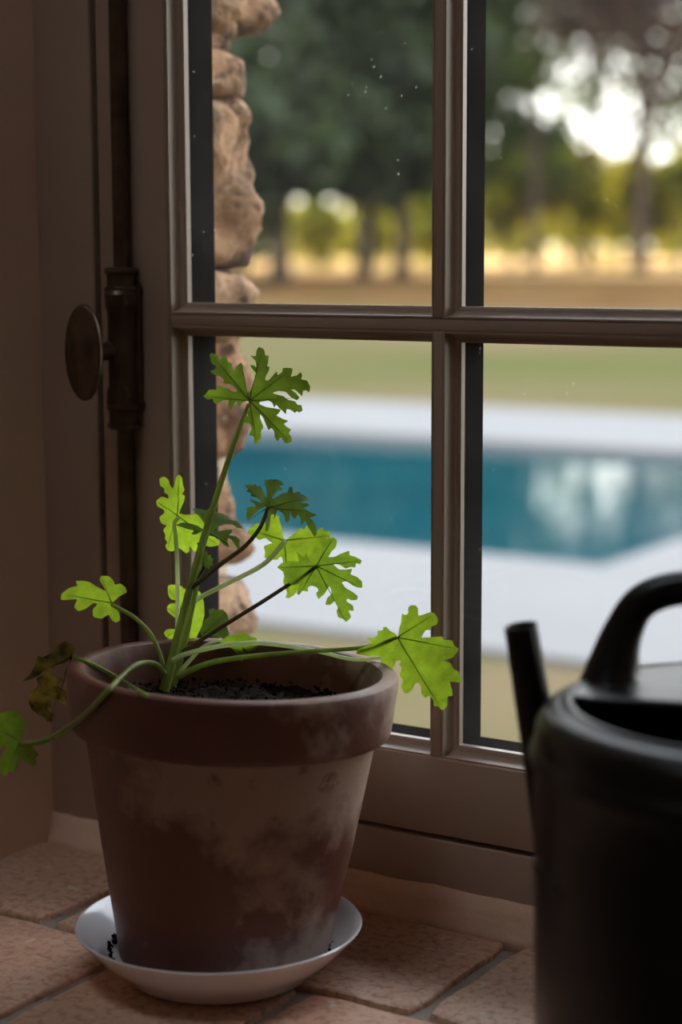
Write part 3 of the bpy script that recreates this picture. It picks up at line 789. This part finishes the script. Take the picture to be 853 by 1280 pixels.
def leaf(crop, pts, att, depth, mat, tx=0.0, ty=0.0, cup=.0, ripple=.0016, seed=0, crumple=0):
    """outline in the pixels of a crop (x0, y0, scale) of the photograph; the blade lies in a plane through its stalk end
    at 'depth', leaned tx about the view's x axis and ty about its y axis; then cupped and rippled"""
    x0, y0, sc = crop
    A = at(x0+att[0]/sc, y0+att[1]/sc, depth)
    rot = Matrix.Rotation(tx, 3, _r) @ Matrix.Rotation(ty, 3, _u)
    ex, ey, nn = rot @ _r, rot @ _u, rot @ (-_f)
    def hit(p):
        d = ray(x0+p[0]/sc, y0+p[1]/sc); t = (A-CAM).dot(nn)/d.dot(nn); w = CAM+d*t-A
        return Vector((w.dot(ex), w.dot(ey)))
    raw = [hit(p) for p in pts]
    out = []                                            # round the traced teeth a little
    n = len(raw)
    for i in range(n):
        a, b = raw[i], raw[(i+1) % n]; out += [a*.87+b*.13, a*.13+b*.87]
    xs = [p.x for p in out]; ys_ = [p.y for p in out]; g = .0042; grid = []
    y = min(ys_)
    while y < max(ys_):
        x = min(xs)
        while x < max(xs):
            grid.append(Vector((x+rnd.uniform(-.001, .001), y+rnd.uniform(-.001, .001)))); x += g
        y += g
    m = len(out)
    res = delaunay_2d_cdt(out+grid, [], [list(range(m))], 1, 1e-6)
    V2, F = res[0], res[2]
    RM = max(p.length for p in out)
    tips = []
    for i in range(n):
        r0 = raw[i].length
        if r0 > .45*RM and r0 >= max(raw[(i+k) % n].length for k in range(-3, 4)): 
            if all(abs((raw[i].angle_signed(t_)) if t_.length else 9) > R(24) for t_ in tips): tips.append(raw[i])
    off = Vector((seed*1.3, seed*2.1, seed*.7))
    def height(p):
        r = p.length/RM; z = -cup*r*r*RM
        z += noise.noise(Vector((p.x*70, p.y*70, 0))+off)*ripple*(.4+r)
        for t_ in tips:                                  # channelled along each main vein
            th = t_.normalized(); s_ = p.dot(th)
            if s_ > 0: z -= .0011*math.exp(-((p-th*s_).length/.0032)**2)*min(1, s_/.008)
        if crumple: z += noise.fractal(Vector((p.x*60, p.y*60, 1))+off, .8, 2, 3)*crumple
        return z
    o0 = A-PL
    verts = [o0+ex*p.x+ey*p.y+nn*height(p) for p in V2]
    lf = obj('leaf', ([tuple(v) for v in verts], [], [list(f) for f in F]), mat, plant, smooth=True)
    bm = bmesh.new()
    for t_ in tips:
        L = 9; P = []
        for k in range(L):
            p = t_*(.93*k/(L-1)); P.append(o0+ex*p.x+ey*p.y+nn*(height(p)+.0002))
        tube(bm, P, lambda t: .00045*(1-.7*t), 5)
    if tips: obj('veins', bm, 'vein' if mat != 'leaf_wilt' else 'leaf_wilt', lf, smooth=True)
    else: bm.free()
    return lf
c1 = (250, 425, 5.687); c2 = (185, 580, 5.331); c3 = (295, 585, 5.018); c4 = (190, 690, 5.331); c5 = (430, 740, 5.018); c6 = (0, 700, 3.877)
L1 = [(345,425),(300,445),(285,475),(270,465),(265,430),(245,445),(230,490),(205,485),(200,455),(210,425),(165,425),(120,455),(100,440),(95,410),(60,415),(28,390),(50,370),(65,348),(105,350),(125,350),(125,320),(150,325),(165,340),(200,340),(230,365),(265,368),(255,335),(210,310),(165,305),(175,280),(150,255),(105,240),(75,215),(110,200),(120,180),(85,155),(80,130),(75,90),(85,78),(130,90),(145,130),(165,105),(190,105),(205,145),(230,155),(235,205),(250,215),(265,180),(295,150),(310,175),(310,230),(325,270),(325,320),(335,365),(345,372),(365,345),(385,310),(395,260),(405,235),(385,215),(355,175),(385,175),(405,190),(400,145),(360,105),(400,110),(405,70),(420,40),(450,45),(465,60),(470,100),(495,100),(490,150),(480,180),(500,185),(490,220),(470,255),(465,285),(490,285),(520,250),(550,215),(555,245),(590,220),(595,190),(630,185),(668,190),(660,230),(650,255),(700,240),(720,215),(735,235),(725,270),(770,275),(795,320),(785,360),(765,345),(740,350),(735,390),(710,370),(680,345),(650,345),(690,370),(715,400),(695,420),(650,395),(615,362),(560,358),(515,374),(560,384),(600,390),(630,415),(680,425),(700,455),(725,455),(735,495),(710,510),(690,500),(680,515),(650,490),(620,485),(615,525),(590,500),(565,480),(545,455),(530,478),(515,440),(490,425),(425,438),(425,455),(470,475),(540,485),(580,490),(565,515),(545,535),(590,555),(635,570),(600,590),(620,610),(655,630),(635,655),(660,685),(655,720),(610,725),(580,680),(555,715),(535,690),(530,640),(510,620),(490,640),(470,600),(450,550),(428,525),(430,560),(455,620),(435,645),(440,690),(410,735),(395,730),(385,680),(350,670),(370,630),(355,590),(330,590),(300,585),(315,555),(345,535),(335,515),(355,485)]
L2 = [(205,330),(215,300),(240,250),(245,210),(220,205),(240,175),(225,140),(220,95),(195,72),(175,95),(170,140),(160,165),(140,140),(130,105),(95,85),(65,100),(75,145),(105,165),(105,195),(130,205),(135,235),(90,215),(48,250),(60,285),(100,305),(110,325),(75,355),(90,395),(125,410),(100,440),(115,480),(105,500),(120,530),(100,550),(110,580),(150,590),(185,560),(210,570),(245,600),(270,585),(265,545),(300,590),(330,580),(320,520),(400,560),(450,550),(460,520),(430,490),(360,470),(380,400),(370,350),(320,330),(260,340)]
L3 = [(405,450),(360,440),(320,465),(290,460),(310,430),(260,420),(185,385),(230,375),(280,385),(330,400),(370,430),(395,420),(370,370),(340,320),(290,270),(320,258),(360,270),(390,290),(410,275),(430,285),(445,280),(460,310),(500,310),(540,330),(550,355),(600,360),(640,395),(600,400),(560,385),(520,390),(470,410),(440,440),(480,440),(530,425),(570,420),(560,450),(535,465),(590,470),(620,490),(610,510),(630,545),(600,535),(570,500),(540,480),(530,500),(550,540),(520,535),(490,510),(470,480),(440,465)]
L4 = [(195,240),(150,255),(120,275),(95,300),(75,320),(62,290),(75,265),(65,245),(100,235),(130,240),(110,215),(85,200),(95,190),(130,205),(160,210),(180,215),(165,195),(130,175),(90,170),(100,150),(65,135),(80,120),(50,90),(90,88),(110,100),(120,85),(135,110),(155,100),(165,130),(185,170),(195,185),(195,150),(190,110),(175,90),(190,80),(170,60),(205,65),(215,55),(235,60),(260,52),(285,70),(305,95),(275,105),(295,130),(260,140),(240,160),(225,190),(260,175),(300,150),(325,150),(335,110),(355,105),(360,150),(400,130),(415,145),(440,150),(465,165),(460,190),(430,190),(405,205),(440,205),(468,210),(450,230),(420,235),(465,255),(510,265),(495,285),(465,290),(490,315),(510,345),(515,380),(500,400),(480,375),(455,350),(440,310),(410,350),(410,310),(390,280),(375,310),(355,305),(345,270),(335,335),(315,335),(300,290),(285,275),(260,260),(250,300),(235,320),(240,290),(220,290),(215,340),(205,385),(185,385),(190,340),(205,300)]
L5 = [(300,440),(290,380),(270,310),(250,280),(220,290),(200,340),(170,350),(130,350),(85,390),(80,420),(120,430),(145,455),(190,440),(210,460),(235,470),(175,490),(185,530),(180,565),(215,575),(260,580),(290,555),(300,590),(310,680),(300,720),(330,790),(320,820),(345,828),(380,800),(450,700),(520,600),(560,500),(610,430),(600,405),(560,400),(550,375),(510,395),(480,370),(450,355),(430,390),(410,375),(370,410),(320,450)]
L6 = [(515,600),(530,560),(545,520),(540,480),(515,440),(550,475),(575,455),(595,440),(620,440),(640,460),(630,500),(600,530),(580,560),(620,560),(660,540),(715,520),(715,550),(750,560),(800,590),(790,615),(760,605),(755,630),(720,625),(695,635),(650,610),(610,605),(650,640),(700,640),(735,635),(720,670),(760,685),(800,720),(805,765),(770,760),(740,745),(700,715),(665,720),(690,755),(740,785),(775,815),(770,840),(730,840),(705,825),(700,845),(745,875),(750,910),(715,905),(735,950),(705,985),(680,960),(650,950),(640,910),(650,890),(630,840),(600,865),(565,865),(575,820),(605,795),(600,765),(590,745),(560,790),(520,830),(505,790),(520,770),(510,750),(480,740),(455,750),(455,780),(420,775),(400,805),(385,790),(395,765),(400,730),(360,740),(320,720),(305,690),(300,655),(262,630),(290,600),(340,585),(400,590),(380,520),(400,540),(430,560),(440,530),(455,565),(480,590),(500,605)]
L7 = [(340,280),(350,220),(360,190),(365,135),(385,145),(405,135),(405,100),(420,85),(455,85),(468,105),(468,150),(500,145),(545,130),(580,140),(595,180),(585,210),(550,220),(545,245),(520,240),(500,265),(490,292),(540,290),(600,283),(625,285),(630,305),(690,310),(700,345),(735,370),(715,400),(690,425),(640,430),(630,435),(680,455),(700,495),(735,515),(760,580),(745,590),(700,580),(680,580),(695,625),(700,670),(665,675),(670,740),(640,772),(610,740),(585,740),(575,690),(545,665),(520,680),(495,650),(490,600),(475,575),(450,585),(440,620),(410,645),(385,645),(365,600),(375,555),(350,525),(365,480),(350,460),(360,430),(330,430),(310,490),(265,470),(230,435),(250,410),(200,400),(150,405),(80,395),(90,370),(130,345),(190,330),(150,300),(150,290),(195,290),(215,265),(210,245),(250,240),(245,222),(270,220),(290,245),(320,260)]
L8a = [(100,230),(130,218),(190,225),(215,250),(260,260),(320,265),(345,330),(350,420),(330,500),(300,560),(250,640),(200,620),(175,600),(130,590),(90,570),(75,540),(100,515),(160,515),(170,470),(150,440),(100,400),(95,370),(120,345),(150,345),(160,330),(120,315),(105,290)]
L8b = [(350,450),(385,430),(380,380),(410,370),(440,385),(470,375),(505,400),(515,450),(495,475),(520,545),(490,580),(450,570),(400,565),(330,560),(320,520)]
L8c = [(440,610),(500,560),(560,545),(630,540),(650,570),(700,580),(710,605),(690,620),(720,650),(730,690),(755,715),(755,760),(720,750),(680,715),(640,670),(600,640),(640,720),(640,750),(600,740),(580,700),(540,650)]
L9 = [(540,205),(555,200),(580,175),(615,155),(605,130),(580,112),(555,120),(545,95),(520,75),(480,72),(475,95),(500,130),(510,150),(470,130),(430,105),(390,95),(350,95),(365,120),(320,130),(270,155),(275,185),(310,190),(365,185),(350,225),(370,245),(410,235),(450,205),(470,212),(445,240),(450,275),(490,285),(525,262),(540,290),(560,303),(580,290),(575,250)]
L10 = [(355,465),(370,430),(350,405),(310,395),(275,415),(255,445),(215,465),(185,460),(165,510),(150,550),(115,583),(150,578),(190,560),(225,530),(205,560),(170,575),(185,610),(150,640),(132,690),(150,735),(175,765),(205,775),(215,797),(240,795),(250,760),(225,748),(205,725),(235,735),(225,700),(215,670),(250,690),(275,700),(300,715),(318,690),(315,655),(280,630),(270,610),(300,595),(285,570),(255,555),(250,525),(290,500),(325,495),(345,480)]
L11 = [(100,870),(125,820),(130,780),(105,770),(90,735),(55,725),(20,735),(-20,745),(-60,790),(-70,860),(-40,900),(0,905),(30,905),(10,940),(-20,990),(0,1050),(20,1040),(30,1020),(70,1030),(80,990),(95,955),(120,980),(150,1000),(170,985),(165,960),(185,945),(160,905),(120,890)]
L12 = [(360,690),(350,640),(355,570),(380,590),(395,570),(400,610),(420,600),(425,630),(440,625),(430,650),(438,680),(420,675),(410,700),(385,690)]
L13 = [(615,620),(640,612),(680,625),(705,645),(660,645)]
leaf(c1, L1, (352, 430), D+.010, 'leaf_green', R(-12), R(10), .10, seed=1)
leaf(c2, L2, (197, 345), D+.036, 'leaf_lime', R(8), R(-18), .10, seed=2)
leaf(c2, L3, (412, 455), D+.019, 'leaf_dark', R(-38), R(8), .18, seed=3)
leaf(c3, L4, (205, 245), D+.000, 'leaf_dark', R(-32), R(6), .16, seed=4)
leaf(c3, L5, (306, 455), D+.046, 'leaf_lime', R(10), R(15), .10, seed=5)
leaf(c3, L6, (503, 615), D-.010, 'leaf_green', R(14), R(12), .12, seed=6)
leaf(c5, L7, (336, 285), D-.015, 'leaf_lime', R(10), R(10), .14, seed=7)
leaf(c4, L8a, (240, 480), D+.047, 'leaf_lime', R(8), R(-8), .08, seed=8)
leaf(c4, L8b, (345, 545), D+.030, 'leaf_dark', R(-20), R(10), .12, seed=9)
leaf(c4, L8c, (445, 600), D+.032, 'leaf_green', R(24), R(14), .12, seed=10)
leaf(c6, L9, (542, 208), D+.021, 'leaf_lime', R(-14), R(-20), .14, seed=11)
leaf(c6, L10, (355, 462), D-.010, 'leaf_wilt', R(12), R(-12), .10, .004, seed=12, crumple=.006)
leaf(c6, L11, (100, 880), D-.070, 'leaf_green', R(-10), R(-16), .14, seed=13)
leaf(c2, L12, (365, 690), D+.010, 'leaf_dark', R(-10), R(10), .1, seed=14)
leaf(c6, L13, (705, 645), D-.004, 'leaf_green', R(-30), 0, .1, seed=15)
